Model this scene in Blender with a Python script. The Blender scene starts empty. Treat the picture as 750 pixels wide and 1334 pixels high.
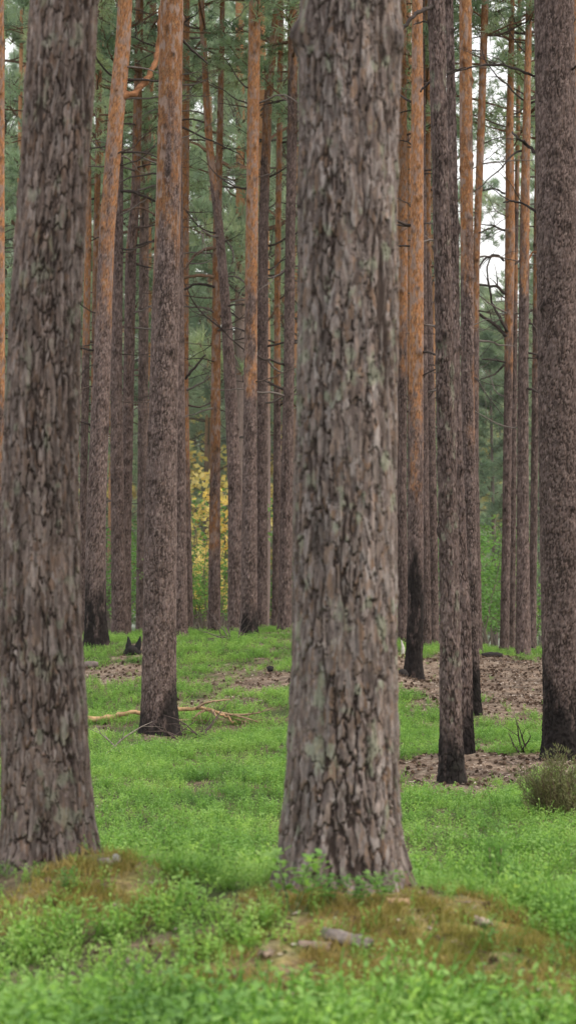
import bpy, math, random
import numpy as np
from mathutils import Vector, Matrix

random.seed(7)
SC = bpy.context.scene
COL = SC.collection
R = math.radians

# ------------------------------------------------------------------ camera model
F, CX, HY, CZ = 2600.0, 375.0, 760.0, 1.5        # focal length / principal column / horizon row (photo pixels), eye height (m)
def at(px, py, d):
    return Vector(((px - CX) / F * d, d, CZ - (py - HY) / F * d))

# ------------------------------------------------------------------ numpy noise
def hash3(ix, iy, iz, seed=0):
    h = (ix.astype(np.int64) * 374761393 + iy.astype(np.int64) * 668265263 + iz.astype(np.int64) * 2147483647 + seed * 974634777) & 0xFFFFFFFF
    h = ((h ^ (h >> 13)) * 1274126177) & 0xFFFFFFFF
    h = ((h ^ (h >> 16)) * 2246822519) & 0xFFFFFFFF
    h = h ^ (h >> 15)
    return (h & 0xFFFFFF) / float(0x1000000)
def vnoise(x, y, z, seed=0):
    x, y, z = np.broadcast_arrays(np.asarray(x, float), np.asarray(y, float), np.asarray(z, float))
    fx, fy, fz = np.floor(x), np.floor(y), np.floor(z)
    tx, ty, tz = x - fx, y - fy, z - fz
    tx, ty, tz = tx*tx*(3-2*tx), ty*ty*(3-2*ty), tz*tz*(3-2*tz)
    ix, iy, iz = fx.astype(np.int64), fy.astype(np.int64), fz.astype(np.int64)
    r = 0
    for dx in (0, 1):
        wx = tx if dx else 1 - tx
        for dy in (0, 1):
            wy = ty if dy else 1 - ty
            for dz in (0, 1):
                wz = tz if dz else 1 - tz
                r = r + wx*wy*wz*hash3(ix+dx, iy+dy, iz+dz, seed)
    return r
def fbm(x, y, z, seed=0, octs=4):
    a, s, r, t = 1.0, 1.0, 0, 0
    for o in range(octs):
        r = r + a * vnoise(x*s, y*s, z*s, seed + o*17); t += a
        a *= .5; s *= 2.03
    return r / t
def sstep(a, b, x):
    t = np.clip((x - a) / (b - a), 0, 1)
    return t*t*(3-2*t)
def voro(u, v, nu, seed, full=False):
    fu, fv = np.floor(u), np.floor(v)
    f1 = np.full(u.shape, 9.0); f2 = np.full(u.shape, 9.0); idv = np.zeros(u.shape)
    a1, b1, a2, b2 = (np.zeros(u.shape) for _ in range(4))
    for du in (-1, 0, 1):
        for dv in (-1, 0, 1):
            cu, cv = fu + du, fv + dv
            iu, iv = np.mod(cu, nu).astype(np.int64), cv.astype(np.int64)
            z0 = np.zeros_like(iu)
            ju, jv, jid = hash3(iu, iv, z0, seed), hash3(iu, iv, z0 + 1, seed), hash3(iu, iv, z0 + 2, seed)
            pu, pv = cu + .1 + .8*ju - u, cv + .02 + .96*jv - v
            d = np.sqrt(pu**2 + pv**2)
            n1 = d < f1; n2 = (~n1) & (d < f2)
            a2 = np.where(n1, a1, np.where(n2, pu, a2)); b2 = np.where(n1, b1, np.where(n2, pv, b2))
            f2 = np.where(n1, f1, np.where(n2, d, f2))
            a1 = np.where(n1, pu, a1); b1 = np.where(n1, pv, b1)
            idv = np.where(n1, jid, idv); f1 = np.where(n1, d, f1)
    if not full: return f1, f2, idv
    return f1, f2, idv, np.abs(a2-a1)/(np.abs(a2-a1)+np.abs(b2-b1)+1e-6), b1
def lerp(a, b, t):
    return a + (b - a) * t[..., None]

# ------------------------------------------------------------------ mesh helpers
def link(name, me, parent=None, mats=()):
    o = bpy.data.objects.new(name, me)
    COL.objects.link(o)
    if parent is not None: o.parent = parent
    if me is not None:
        for m in mats:
            if m.name not in [x.name for x in me.materials if x]: me.materials.append(m)
    return o
def tag(o, label=None, cat=None, group=None, kind=None):
    for k, v in (('label', label), ('category', cat), ('group', group), ('kind', kind)):
        if v: o[k] = v
    return o
def thing(name, label, cat, loc=(0, 0, 0), group=None):
    o = link(name, None); o.location = loc
    return tag(o, label, cat, group)
def grid_mesh(name, co, nr, ns, closed, col=None):
    """co: (nr*ns,3); quads between the rings"""
    me = bpy.data.meshes.new(name)
    nq = (nr - 1) * (ns if closed else ns - 1)
    i = np.arange(nr - 1)[:, None] * ns
    j = np.arange(ns if closed else ns - 1)[None, :]
    jn = (j + 1) % ns
    q = np.stack([i + j, i + jn, i + ns + jn, i + ns + j], -1).reshape(-1, 4)
    me.vertices.add(len(co)); me.vertices.foreach_set('co', co.astype(np.float32).ravel())
    me.loops.add(nq*4); me.loops.foreach_set('vertex_index', q.astype(np.int32).ravel())
    me.polygons.add(nq); me.polygons.foreach_set('loop_start', np.arange(nq, dtype=np.int32)*4)
    me.polygons.foreach_set('loop_total', np.full(nq, 4, np.int32))
    me.polygons.foreach_set('use_smooth', np.ones(nq, bool))
    me.update(calc_edges=True)
    if col is not None: set_col(me, col)
    return me
def set_col(me, col, name='Col'):
    a = me.attributes.new(name, 'FLOAT_COLOR', 'POINT')
    c = np.concatenate([np.clip(col, 0, 1), np.ones((len(col), 1))], 1)
    a.data.foreach_set('color', c.astype(np.float32).ravel())

class MB:
    """collects tubes and facets for one mesh"""
    def __init__(s): s.v, s.f, s.m, s.c = [], [], [], []
    def add(s, vs, fs, mi=0, col=(1, 1, 1)):
        n = len(s.v)
        s.v += [tuple(p) for p in vs]; s.c += [col]*len(vs)
        s.f += [tuple(i + n for i in f) for f in fs]; s.m += [mi]*len(fs)
    def tube(s, pts, rad, sides=6, mi=0, col=(1, 1, 1)):
        pts = [Vector(p) for p in pts]
        if not hasattr(rad, '__len__'): rad = [rad]*len(pts)
        t = (pts[1] - pts[0]).normalized()
        n = t.orthogonal().normalized()
        vs, fs = [], []
        for i, p in enumerate(pts):
            if 0 < i < len(pts) - 1: t = (pts[i+1] - pts[i-1]).normalized()
            elif i: t = (pts[i] - pts[i-1]).normalized()
            n = (n - t * n.dot(t)).normalized(); b = t.cross(n)
            for k in range(sides):
                a = 2*math.pi*k/sides
                vs.append(p + (n*math.cos(a) + b*math.sin(a)) * rad[i])
        for i in range(len(pts) - 1):
            for k in range(sides):
                k2 = (k+1) % sides
                fs.append((i*sides+k, i*sides+k2, (i+1)*sides+k2, (i+1)*sides+k))
        fs.append(tuple(range(sides-1, -1, -1)))
        fs.append(tuple((len(pts)-1)*sides + k for k in range(sides)))
        s.add(vs, fs, mi, col)
    def mesh(s, name, mats, smooth=True):
        me = bpy.data.meshes.new(name)
        me.from_pydata(s.v, [], s.f)
        for m in mats: me.materials.append(m)
        me.polygons.foreach_set('material_index', np.array(s.m, np.int32))
        me.polygons.foreach_set('use_smooth', np.full(len(s.f), smooth))
        set_col(me, np.array(s.c, float))
        me.update()
        return me
    def obj(s, name, mats, parent=None, smooth=True):
        return link(name, s.mesh(name, mats, smooth), parent)

# ------------------------------------------------------------------ materials
def nodes(name):
    m = bpy.data.materials.new(name); m.use_nodes = True
    nt = m.node_tree; nt.nodes.clear()
    out = nt.nodes.new('ShaderNodeOutputMaterial')
    return m, nt, out
def N(nt, typ, **kw):
    n = nt.nodes.new(typ)
    for k, v in kw.items():
        if k in n.inputs.keys(): n.inputs[k].default_value = v
        else: setattr(n, k, v)
    return n
def ramp(nt, fac, stops):
    r = nt.nodes.new('ShaderNodeValToRGB')
    e = r.color_ramp.elements
    while len(e) < len(stops): e.new(.5)
    for i, (p, c) in enumerate(stops):
        e[i].position = p; e[i].color = (*c, 1)
    nt.links.new(fac, r.inputs[0]); return r.outputs[0]
def mul(nt, a, b, fac=1.0, mode='MULTIPLY'):
    x = nt.nodes.new('ShaderNodeMix'); x.data_type = 'RGBA'; x.blend_type = mode
    x.inputs[0].default_value = fac
    for s, i in ((a, 6), (b, 7)):
        if isinstance(s, tuple): x.inputs[i].default_value = (*s, 1)
        else: nt.links.new(s, x.inputs[i])
    return x.outputs[2]
def attr_mat(name, scale=60.0, bump=.4, lo=.65, hi=1.3, stretch=.35, rough=.92, bdist=.004):
    """vertex colour times fine noise, with a noise bump"""
    m, nt, out = nodes(name)
    at_ = N(nt, 'ShaderNodeAttribute', attribute_name='Col')
    tc = N(nt, 'ShaderNodeTexCoord'); mp = N(nt, 'ShaderNodeMapping')
    mp.inputs['Scale'].default_value = (1, 1, stretch)
    nt.links.new(tc.outputs['Object'], mp.inputs[0])
    nz = N(nt, 'ShaderNodeTexNoise', Scale=scale, Detail=5.0, Roughness=.65)
    nt.links.new(mp.outputs[0], nz.inputs['Vector'])
    g = ramp(nt, nz.outputs[0], [(.3, (lo, lo, lo)), (.7, (hi, hi, hi*.98))])
    c = mul(nt, at_.outputs['Color'], g)
    b = N(nt, 'ShaderNodeBump', Strength=bump, Distance=bdist)
    nt.links.new(nz.outputs[0], b.inputs['Height'])
    p = N(nt, 'ShaderNodeBsdfPrincipled', Roughness=rough)
    p.inputs['Specular IOR Level'].default_value = .18
    nt.links.new(c, p.inputs['Base Color']); nt.links.new(b.outputs[0], p.inputs['Normal'])
    nt.links.new(p.outputs[0], out.inputs[0])
    return m
def leaf_mat(name, stops, trans=.45, rough=.55, use_col=False):
    """leaf colour varied per plant and along it, part of the light passing through"""
    m, nt, out = nodes(name)
    oi = N(nt, 'ShaderNodeObjectInfo')
    geo = N(nt, 'ShaderNodeNewGeometry')
    nz = N(nt, 'ShaderNodeTexNoise', Scale=1.3, Detail=3.0)
    nt.links.new(geo.outputs['Position'], nz.inputs['Vector'])
    mth = N(nt, 'ShaderNodeMath', operation='MULTIPLY_ADD')
    mth.inputs[1].default_value = .45
    nt.links.new(oi.outputs['Random'], mth.inputs[0]); 
    m2 = N(nt, 'ShaderNodeMath', operation='MULTIPLY_ADD'); m2.inputs[1].default_value = 1.3; m2.inputs[2].default_value = -.38
    nt.links.new(nz.outputs[0], m2.inputs[0]); nt.links.new(m2.outputs[0], mth.inputs[2])
    c = ramp(nt, mth.outputs[0], stops)
    at_ = N(nt, 'ShaderNodeAttribute', attribute_name='Col')
    c = mul(nt, c, at_.outputs['Color'])
    d = N(nt, 'ShaderNodeBsdfPrincipled', Roughness=rough)
    d.inputs['Specular IOR Level'].default_value = .22
    nt.links.new(c, d.inputs['Base Color'])
    t = N(nt, 'ShaderNodeBsdfTranslucent'); nt.links.new(mul(nt, c, (1.15, 1.2, .75)), t.inputs[0])
    mx = N(nt, 'ShaderNodeMixShader'); mx.inputs[0].default_value = trans
    nt.links.new(d.outputs[0], mx.inputs[1]); nt.links.new(t.outputs[0], mx.inputs[2])
    nt.links.new(mx.outputs[0], out.inputs[0])
    return m

M_BARK_NEAR = attr_mat('bark_plates', 55, .7, .62, 1.3, .35, .93, .006)
M_BARK = attr_mat('bark_far', 38, .8, .68, 1.28, .4, .93, .012)
M_WOOD = attr_mat('dead_wood', 50, .5, .7, 1.25, .5, .9, .004)
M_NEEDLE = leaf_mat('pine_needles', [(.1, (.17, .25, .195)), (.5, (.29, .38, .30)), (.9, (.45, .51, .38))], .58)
M_NEEDLE_HAZED = leaf_mat('hazed_distant_needles', [(.1, (.20, .285, .24)), (.5, (.36, .46, .385)), (.9, (.54, .61, .50))], .6)  # lighter copy of the needle greens, distance haze put into the colour
M_BILB = leaf_mat('bilberry_leaves', [(.05, (.12, .245, .078)), (.35, (.235, .42, .122)), (.65, (.345, .54, .165)), (.95, (.46, .62, .22))], .55)
M_BUSH = leaf_mat('broad_leaves', [(.1, (.13, .27, .08)), (.6, (.20, .38, .11)), (.95, (.30, .46, .13))], .5)
M_SUNLIT_GOLD = leaf_mat('sunlit_gold_leaves', [(.1, (.80, .58, .20)), (.5, (.95, .78, .36)), (.95, (.97, .88, .55))], .55)  # sunlight on these leaves is put into the bright yellow colour
M_HEATH = leaf_mat('heather_leaves', [(.1, (.125, .14, .065)), (.5, (.20, .20, .10)), (.95, (.29, .26, .14))], .25)
M_MOSS = leaf_mat('moss_tips', [(.1, (.20, .22, .06)), (.4, (.32, .29, .09)), (.7, (.42, .31, .13)), (.95, (.50, .38, .20))], .4)
M_CHIP = leaf_mat('litter_bits', [(.02, (.085, .064, .054)), (.2, (.18, .135, .108)), (.5, (.31, .24, .195)), (.85, (.60, .52, .45))], .0, .9)

# ------------------------------------------------------------------ terrain
LITTER = [(587, 14.5, .32, .4, 1.1), (620, 15.6, .5, .6, 1.2), (209, 19.2, .32, .35, .8), (735, 16.0, .6, .7, 1.2),  # px, d, rx, ry, strength
    (660, 24.9, 1.75, 4.1, 1.3), (560, 24.7, 1.0, 3.4, 1.2), (650, 16.1, 1.1, .95, 1.3), (545, 16.1, .45, .7, 1.1),
    (325, 24.0, .65, 1.3, .5), (150, 24.4, .5, 1.2, .85), (185, 26.2, .3, .6, .9), (252, 18.7, .35, .3, .7), (190, 19.2, .2, .25, .8),
    (300, 16.9, .45, .25, .5), (365, 23.4, .5, .7, .9), (270, 23.6, .4, .5, .5), (740, 16.2, .5, .7, 1.0)]
MOSSY = [(444, 7.85, .40, .2, .9), (480, 7.4, .68, .78, 1.1), (620, 7.25, .55, .55, 1.1), (370, 7.25, .40, .50, 1.0), (150, 8.2, .26, .34, .95), (60, 8.1, .32, .22, .75), (190, 8.6, .22, .25, .7), (720, 7.6, .3, .2, .5), (20, 6.9, .25, .15, .6)]
BUMPS = [(444, 8.15, .85, .20), (590, 7.6, .6, .06), (66, 8.75, .75, .20), (150, 8.5, .3, .05), (185, 26.4, .5, .06), (209, 19.5, .5, .04), (737, 16.5, .8, .05)]
def xof(px, d): return (px - CX) / F * d
def terrain(x, y):
    x = np.asarray(x, float); y = np.asarray(y, float)
    crest = .72 - .25 * sstep(.9, 1.9, x) + .06 * np.sin(x * .9 + 1)
    z = crest * sstep(18.5, 29.3, y) 
    z = z - 5.0 * sstep(30.0, 150.0, y)**.8 * (y > 30)
    for px, d, r, a in BUMPS:
        z = z + a * np.exp(-(((x - xof(px, d))**2 + (y - d)**2) / (r*r)))
    n = fbm(x*.55, y*.55, x*0, 3, 3) - .5
    m = fbm(x*2.6, y*2.6, x*0, 9, 4) - .5
    near = sstep(700, 60, y)
    return z + near * (.16 * n * sstep(5, 11, y) + .075 * m)
def tz(x, y): return float(terrain(np.array([x]), np.array([y]))[0])
def masks(x, y):
    w = fbm(x*2.2, y*2.2, x*0, 31, 4) - .5
    w2 = fbm(x*7, y*7, x*0, 37, 3) - .5
    lit = np.zeros_like(x); mos = np.zeros_like(x)
    for (px, d, rx, ry, s) in LITTER:
        r = np.sqrt(((x - xof(px, d))/rx)**2 + ((y - d)/ry)**2) + w*1.2 + w2*.9
        lit = np.maximum(lit, s * sstep(1.12, .82, r))
    for (px, d, rx, ry, s) in MOSSY:
        r = np.sqrt(((x - xof(px, d))/rx)**2 + ((y - d)/ry)**2) + w*.9 + w2*.5
        mos = np.maximum(mos, s * sstep(1.25, .55, r) * (.75 + .25*sstep(.36, .58, fbm(x*11, y*11, x*0, 43, 3))))
    # sparse bald spots anywhere
    lit = np.maximum(lit, .7 * sstep(.66, .74, fbm(x*1.1, y*1.1, x*0, 77, 4)))
    return lit, mos

FEET = [
    (8.7, [(1110,64,124),(1138,65,142)]), (8.2, [(1150,444,162),(1172,444,172)]), (16.5, [(970,736,59),(1003,737,68)]),
    (19.5, [(945,208,50),(968,209,58)]), (27.0, [(838,126,33),(846,126,38)]), (25.5, [(880,538,28),(892,538,34)]),
    (14.7, [(1000,587,34),(1032,588,43)]), (16.6, [(950,607,18),(998,608,23)]), (21.0, [(900,618,13),(948,620,18)])]   # where the near pines meet the ground
FOOT = [(p[-1][1], d - p[-1][2]/2/F*d, p[-2][0]*.35 + p[-1][0]*.65, d, p[-1][2]) for d, p in FEET]
for it in range(4):
    add = []
    for px, d, py, d0, w_ in FOOT:
        dz = (CZ - (py-HY)/F*d) - tz(xof(px, d), d)
        add.append((px, d0, max(.28, 2.2*w_/F*d0) if d0 > 10 else .7, max(-.3, min(.3, dz))*.8))
    BUMPS += add

def axis(fine_a, fine_b, step, far, growth=1.18):
    a = list(np.arange(fine_a, fine_b + 1e-6, step))
    s = step; p = a[-1]
    while p < far: s *= growth; p += s; a.append(p)
    return a
ay = [-60, -25, -10, -4, 0, 2.5, 4] + axis(5, 34, .07, 900)
axp = axis(0, 6.5, .07, 500)
axx = [-v for v in axp[::-1][:-1]] + axp
X, Y = np.meshgrid(np.array(axx), np.array(ay))
x, y = X.ravel(), Y.ravel()
z = terrain(x, y)
lit, mos = masks(x, y)
fine = fbm(x*14, y*14, x*0, 5, 3) - .5
near = (np.abs(x) < 7) & (y > 4.5) & (y < 36)
z = z + np.where(near, fine*(.02 + .03*mos), 0)
base_c = lerp(np.array([.065, .085, .032]), np.array([.13, .10, .065]), sstep(.4, .62, fbm(x*4, y*4, x*0, 8, 4)))
lc = lerp(np.array([.10, .068, .050]), np.array([.29, .215, .165]), sstep(.2, .8, .5*fbm(x*9, y*9, x*0, 12, 3) + .5*vnoise(x*30, y*30, x*0, 19)))
mn = fbm(x*8, y*8, x*0, 14, 4); mn2 = fbm(x*19, y*19, x*0, 15, 3)
mc = lerp(np.array([.16, .17, .045]), np.array([.36, .29, .12]), sstep(.35, .6, mn)); mc = lerp(mc, np.array([.17, .105, .07])[None, :], .85*sstep(.5, .66, mn2)); mc = lerp(mc, np.array([.48, .40, .27])[None, :], .6*sstep(.64, .74, fbm(x*26, y*26, x*0, 16, 2)))
hum = sstep(.52, .66, fbm(x*3.3, y*5, x*0, 22, 4)); lc = lerp(lc, np.array([.075, .055, .045])[None, :], .7*hum); lc = lerp(lc, np.array([.34, .28, .22])[None, :], .5*sstep(.60, .70, fbm(x*16, y*16, x*0, 24, 3)))
c = lerp(base_c, lc, np.clip(lit*1.2, 0, 1)); c = lerp(c, mc, mos)
far = sstep(34, 60, y)
c = lerp(c, np.array([.07, .10, .045])[None, :], far)
me = grid_mesh('ground', np.stack([x, y, z], 1), len(ay), len(axx), False, c)
m_ground = attr_mat('forest_floor', 26, .9, .45, 1.5, 1.0, .95, .03)
g = link('ground', me, None, [m_ground]); tag(g, kind='structure')

# ------------------------------------------------------------------ pine trunks
PLATE = np.array([[.178, .136, .124], [.250, .208, .196], [.160, .102, .076], [.205, .162, .148], [.118, .085, .075]])
LICHEN = np.array([.27, .30, .22]); FURROW = np.array([.050, .036, .032]); CHAR = np.array([.0085, .0075, .0075])
ORANGE = np.array([[.37, .175, .080], [.29, .130, .065], [.43, .230, .110], [.26, .170, .130], [.34, .155, .072]])
RIDGE = np.array([[.150, .106, .100], [.215, .165, .152], [.105, .074, .070], [.180, .135, .130], [.135, .092, .078]])
def interp_path(d, pts, H):
    """photo points (row, column, width) at depth d -> arrays z, x, r, from the ground up to height H"""
    pts = sorted(pts, key=lambda p: -p[0])
    zs = [CZ - (p[0]-HY)/F*d for p in pts]; xs = [(p[1]-CX)/F*d for p in pts]; rs = [p[2]/2/F*d for p in pts]
    sl = (xs[-1]-xs[-2])/(zs[-1]-zs[-2]); 
    top = zs[-1]
    for f in (.35, .7, 1.0):
        if H > top + .3:
            dz = (H-top)*f
            zs.append(top + dz); xs.append(xs[len(pts)-1] + sl*dz*.6); rs.append(rs[len(pts)-1]*(1-.55*f))
    zs.insert(0, zs[0]-.25); xs.insert(0, xs[0]); rs.insert(0, rs[0]*1.12)
    return np.array(zs), np.array(xs), np.array(rs)
def smooth_interp(zq, zs, v):
    # Catmull-Rom style (monotone enough) through np.interp of a smoothed dense curve
    zd = np.linspace(zs[0], zs[-1], 600); vd = np.interp(zd, zs, v)
    k = max(3, int(600 * .25 / (zs[-1]-zs[0])) | 1) if zs[-1]-zs[0] > 1 else 3
    ker = np.hanning(k+2)[1:-1]; ker /= ker.sum()
    vp = np.pad(vd, k//2, mode='edge')
    return np.interp(zq, zd, np.convolve(vp, ker, 'valid'))
def make_trunk(name, parent, d, pts, H, seed, ns, dz, style):
    zs, xs, rs = interp_path(d, pts, H)
    ztop = CZ + HY/F*d + .4
    zq = np.arange(zs[0], min(ztop, H), dz)
    if H > ztop: zq = np.concatenate([zq, np.arange(zq[-1]+dz*5, H, .25), [H]])
    cx, rr = smooth_interp(zq, zs, xs), smooth_interp(zq, zs, rs)
    cy = d + .05*np.sin(zq*.5 + seed)
    th = np.linspace(0, 2*math.pi, ns, endpoint=False)
    TH, ZZ = np.meshgrid(th, zq); RR = np.repeat(rr[:, None], ns, 1)
    r0 = float(np.median(rr[zq < ztop]))
    su, sv = style.get('su', .042), style.get('sv', .13)
    nu = max(6, int(round(2*math.pi*r0/su)))
    sx, sy = np.cos(TH)*r0, np.sin(TH)*r0
    kf = 1/su; zf = style.get('zf', 1.0)
    rag = fbm(sx*kf*2.2, sy*kf*2.2, ZZ*2.2/sv, seed+81, 3) - .5
    rag2 = fbm(sx*kf*6, sy*kf*6, ZZ*4.5/sv, seed+83, 2) - .5
    wu = (fbm(sx*5, sy*5, ZZ*2.2, seed, 2) - .5)*1.6 + rag*1.15 + rag2*.45
    wv = (fbm(sx*kf*.8, sy*kf*.8, ZZ*.5/sv, seed+5, 3) - .5)*2.2
    u = TH/(2*math.pi)*nu + wu; v = ZZ/sv + wv
    f1, f2, pid, hor, bv = voro(u, v, nu, seed+1, True)
    edge = f2 - f1
    wmod = fbm(sx*kf*.35, sy*kf*.35, ZZ*.5/sv, seed+3, 2)
    wid = np.clip(-.09 + .80*np.clip(wmod-.22, 0, 1), .003, 1)*(.15+.85*hor)
    crack = style.get('crack', 1.0)*(1 - sstep(.25*wid, wid*1.25, edge))
    fa = fbm(sx*kf*.55 + rag*.5, sy*kf*.55 + rag*.5, ZZ*.20/sv, seed+71, 2)
    crack = np.maximum(crack, .9*(1 - sstep(.0, .08*wmod+.010, np.abs(2*fa-1))))
    plate = 1 - crack
    tt = fbm(sx*kf*1.0 + 3, sy*kf*1.0, ZZ*.9*zf/sv, seed+75, 4)*7
    tfl = np.floor(tt); tfr = tt - tfl
    terr = (tfl + sstep(.80, 1.0, tfr))/7
    pid = .55*pid + .45*((tfl*.618 + .13*seed) % 1.0)
    nu2 = nu*2
    g1, g2, pid2 = voro(TH/(2*math.pi)*nu2 + wu*1.7, ZZ/(sv*.42) + wv*2, nu2, seed+2)
    flake = sstep(.0, .22, g2-g1)
    fib = fbm(sx*kf*2.4, sy*kf*2.4, ZZ*.85*zf/sv, seed+9, 4)
    low = fbm(sx*3, sy*3, ZZ*1.1, seed+13, 3)
    base_z = zs[1]
    hz = ZZ - base_z
    A = style.get('amp', .016)*np.clip(1.15 - hz*.05, .6, 1.2)
    o = np.zeros_like(ZZ)
    if style.get('orange') is not None:
        zo = CZ - (style['orange']-HY)/F*d
        sp = style.get('ospan', 170)/F*d
        o = sstep(-.55, .55, (ZZ-zo)/sp*.9 + (fbm(sx*7, sy*7, ZZ*1.6, seed+21, 5)-.5)*4.6 + (flake-.6)*.35)
    A = A*(1 - .78*o)
    hgt = plate*.62 + 1.0*(terr-.45)*plate + .30*bv*plate + .14*flake*plate*pid2 + .40*(fib-.5)
    disp = A*(hgt-.6)
    # colours
    pal = np.array(style.get('pal', PLATE))
    k = np.clip(((pid*1.7 + pid2*.9 + low*.8) % 1.0)*len(pal), 0, len(pal)-1e-4)
    ki = k.astype(int); cplate = lerp(pal[ki], pal[(ki+1) % len(pal)], k-ki)
    cplate = cplate*np.clip(.66 + .18*pid2 + 1.35*(fib-.38) + .45*(terr-.42) + .6*rag2 + .35*(pid-.5), .3, 1.9)[..., None]
    if style.get('lichen', 0):
        lm = sstep(.60, .72, fbm(sx*22, sy*22, ZZ*12, seed+30, 4))*style['lichen']
        cplate = lerp(cplate, LICHEN[None, None, :], lm)
    crev = sstep(.10, .80, plate*(.82+.18*flake) + .55*(fib-.5) + .25*(low-.5) + .12*bv)
    colr = lerp(FURROW[None, None, :]*np.ones_like(cplate), cplate, crev)
    ok = np.clip(((pid2*1.3 + low*1.2 + pid*.5) % 1.0)*len(ORANGE), 0, len(ORANGE)-1e-4); oi = ok.astype(int)
    oc = lerp(ORANGE[oi], ORANGE[(oi+1) % len(ORANGE)], ok-oi) * (.55 + .42*flake + .9*(fib-.5))[..., None]*style.get('obright', 1.0)
    gm = sstep(.50, .62, fbm(sx*26, sy*26, ZZ*11, seed+41, 4))*.75
    oc = lerp(oc, np.array([.27, .20, .175])[None, None, :], gm)
    colr = lerp(colr, oc, o)
    if style.get('char'):
        zc = CZ - (style['char']-HY)/F*d
        side = style.get('char_side', None)
        bias = 0 if side is None else .9*(np.cos(TH-side)-.35)
        cm = sstep(-.8, .8, (zc-ZZ)/(.40*max(.25, zc-base_z)) + (fbm(sx*6, sy*6, ZZ*1.3, seed+51, 5)-.5)*4.2 + bias - .5*(plate-.6)*pid2)
        hi = .45*sstep(.56, .70, fbm(sx*25, sy*25, ZZ*6, seed+52, 3))
        colr = lerp(colr, CHAR[None, None, :]*(1+1.2*pid[..., None]), cm*(.93-hi))
    colr = colr*style.get('tone', 1.0)*.88
    colr = colr*(.86 + .28*low)[..., None]
    # outline: flare of the roots at the foot, slow lumps, knobs
    lump = 1 + .05*(fbm(sx*4, sy*4, ZZ*1.2, seed+60, 2)-.5)
    root = np.exp(-np.clip(hz, 0, 9)/(r0*.9))*(fbm(np.cos(TH)*2.2+7, np.sin(TH)*2.2, TH*0, seed+63, 2)-.30)*r0*.95
    rad = RR*lump + root + disp
    for (ang, py, amp, size) in style.get('knobs', []):
        zk = CZ - (py-HY)/F*d
        da = np.arctan2(np.sin(TH-ang), np.cos(TH-ang))*r0
        gk = np.exp(-((da/size)**2 + ((ZZ-zk)/(size*1.1))**2))
        rad = rad + amp*gk; colr = colr*(1-.55*gk[..., None])
    co = np.stack([cx[:, None] + rad*np.cos(TH), cy[:, None] + rad*np.sin(TH), ZZ], -1).reshape(-1, 3)
    org = np.array(parent.location)
    me = grid_mesh('trunk', co - org, len(zq), ns, True, colr.reshape(-1, 3))
    o_ = link('trunk', me, parent, [style.get('mat', M_BARK)])
    return o_, (zs, xs, rs)

# ------------------------------------------------------------------ dead branches
DARK = (.060, .048, .045); GREYW = (.16, .135, .125); OBR = (.26, .125, .065)
def bez(pts, n):
    """smooth polyline through points"""
    P = [Vector(p) for p in pts]; out = []
    P = [P[0]*2-P[1]] + P + [P[-1]*2-P[-2]]
    segs = len(P)-3
    for s in range(segs):
        a, b, c, d = P[s:s+4]
        for i in range(n):
            t = i/n
            out.append(.5*((2*b) + (c-a)*t + (2*a-5*b+4*c-d)*t*t + (3*b-a-3*c+d)*t**3))
    out.append(P[-2].copy()); return out
def twig(mb, p, dirn, L, r, rng, depth, col, droop=.0):
    n = max(4, int(L/.10)); n = min(n, 12)
    pts = [p.copy()]; v = dirn.normalized()
    for i in range(n):
        v = (v + Vector((rng.gauss(0, .17), rng.gauss(0, .17), rng.gauss(0, .17) + droop))).normalized()
        pts.append(pts[-1] + v*L/n)
    rad = [r*(1-.8*i/n) for i in range(n+1)]
    mb.tube(pts, rad, 5 if depth else 6, 0, col)
    if depth < 2:
        for k in range(rng.randint(2, 4) if depth == 0 else rng.randint(0, 2)):
            i = rng.randint(max(1, n//3), n)
            w = (v + Vector((rng.uniform(-1, 1), rng.uniform(-1, 1), rng.uniform(-.5, .8)))).normalized()
            twig(mb, pts[i], w, L*rng.uniform(.3, .55), rad[i]*.6, rng, depth+1, col, droop)
def px_branch(parent, d, pts, w0, w1, col, seed, twigs=3, depth_shift=0.0):
    """a dead branch through photo points (column,row) on the tree at depth d"""
    rng = random.Random(seed)
    P = []
    for i, (px, py) in enumerate(pts):
        P.append(at(px, py, d + depth_shift*i/max(1, len(pts)-1) + (rng.uniform(-.08, .08) if i else 0)))
    P = bez(P, 5)
    n = len(P)
    rad = [(w0 + (w1-w0)*i/(n-1))/2/F*d*(1+.22*rng.uniform(-1, 1)) for i in range(n)]
    P = [p + Vector((rng.gauss(0, 1), rng.gauss(0, 1), rng.gauss(0, 1)))*rad[i]*.28*(0 < i) for i, p in enumerate(P)]
    mb = MB(); mb.tube(P, rad, 8, 0, col)
    mb.c = [tuple(np.array(c_)*rng.uniform(.55, 1.35)) for c_ in mb.c]
    for k in range(twigs):
        i = rng.randint(n//3, n-1)
        t = (P[min(i+1, n-1)] - P[max(0, i-1)]).normalized()
        w = t + Vector((rng.uniform(-.8, .8), rng.uniform(-1, 1), rng.uniform(-.7, .9)))
        twig(mb, P[i], w, rng.uniform(.25, .6), rad[i]*.5, rng, 1, col)
    loc = Vector(parent.location)
    mb.v = [tuple(Vector(v)-loc) for v in mb.v]
    return mb.obj('branch', [M_WOOD], parent)

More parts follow.
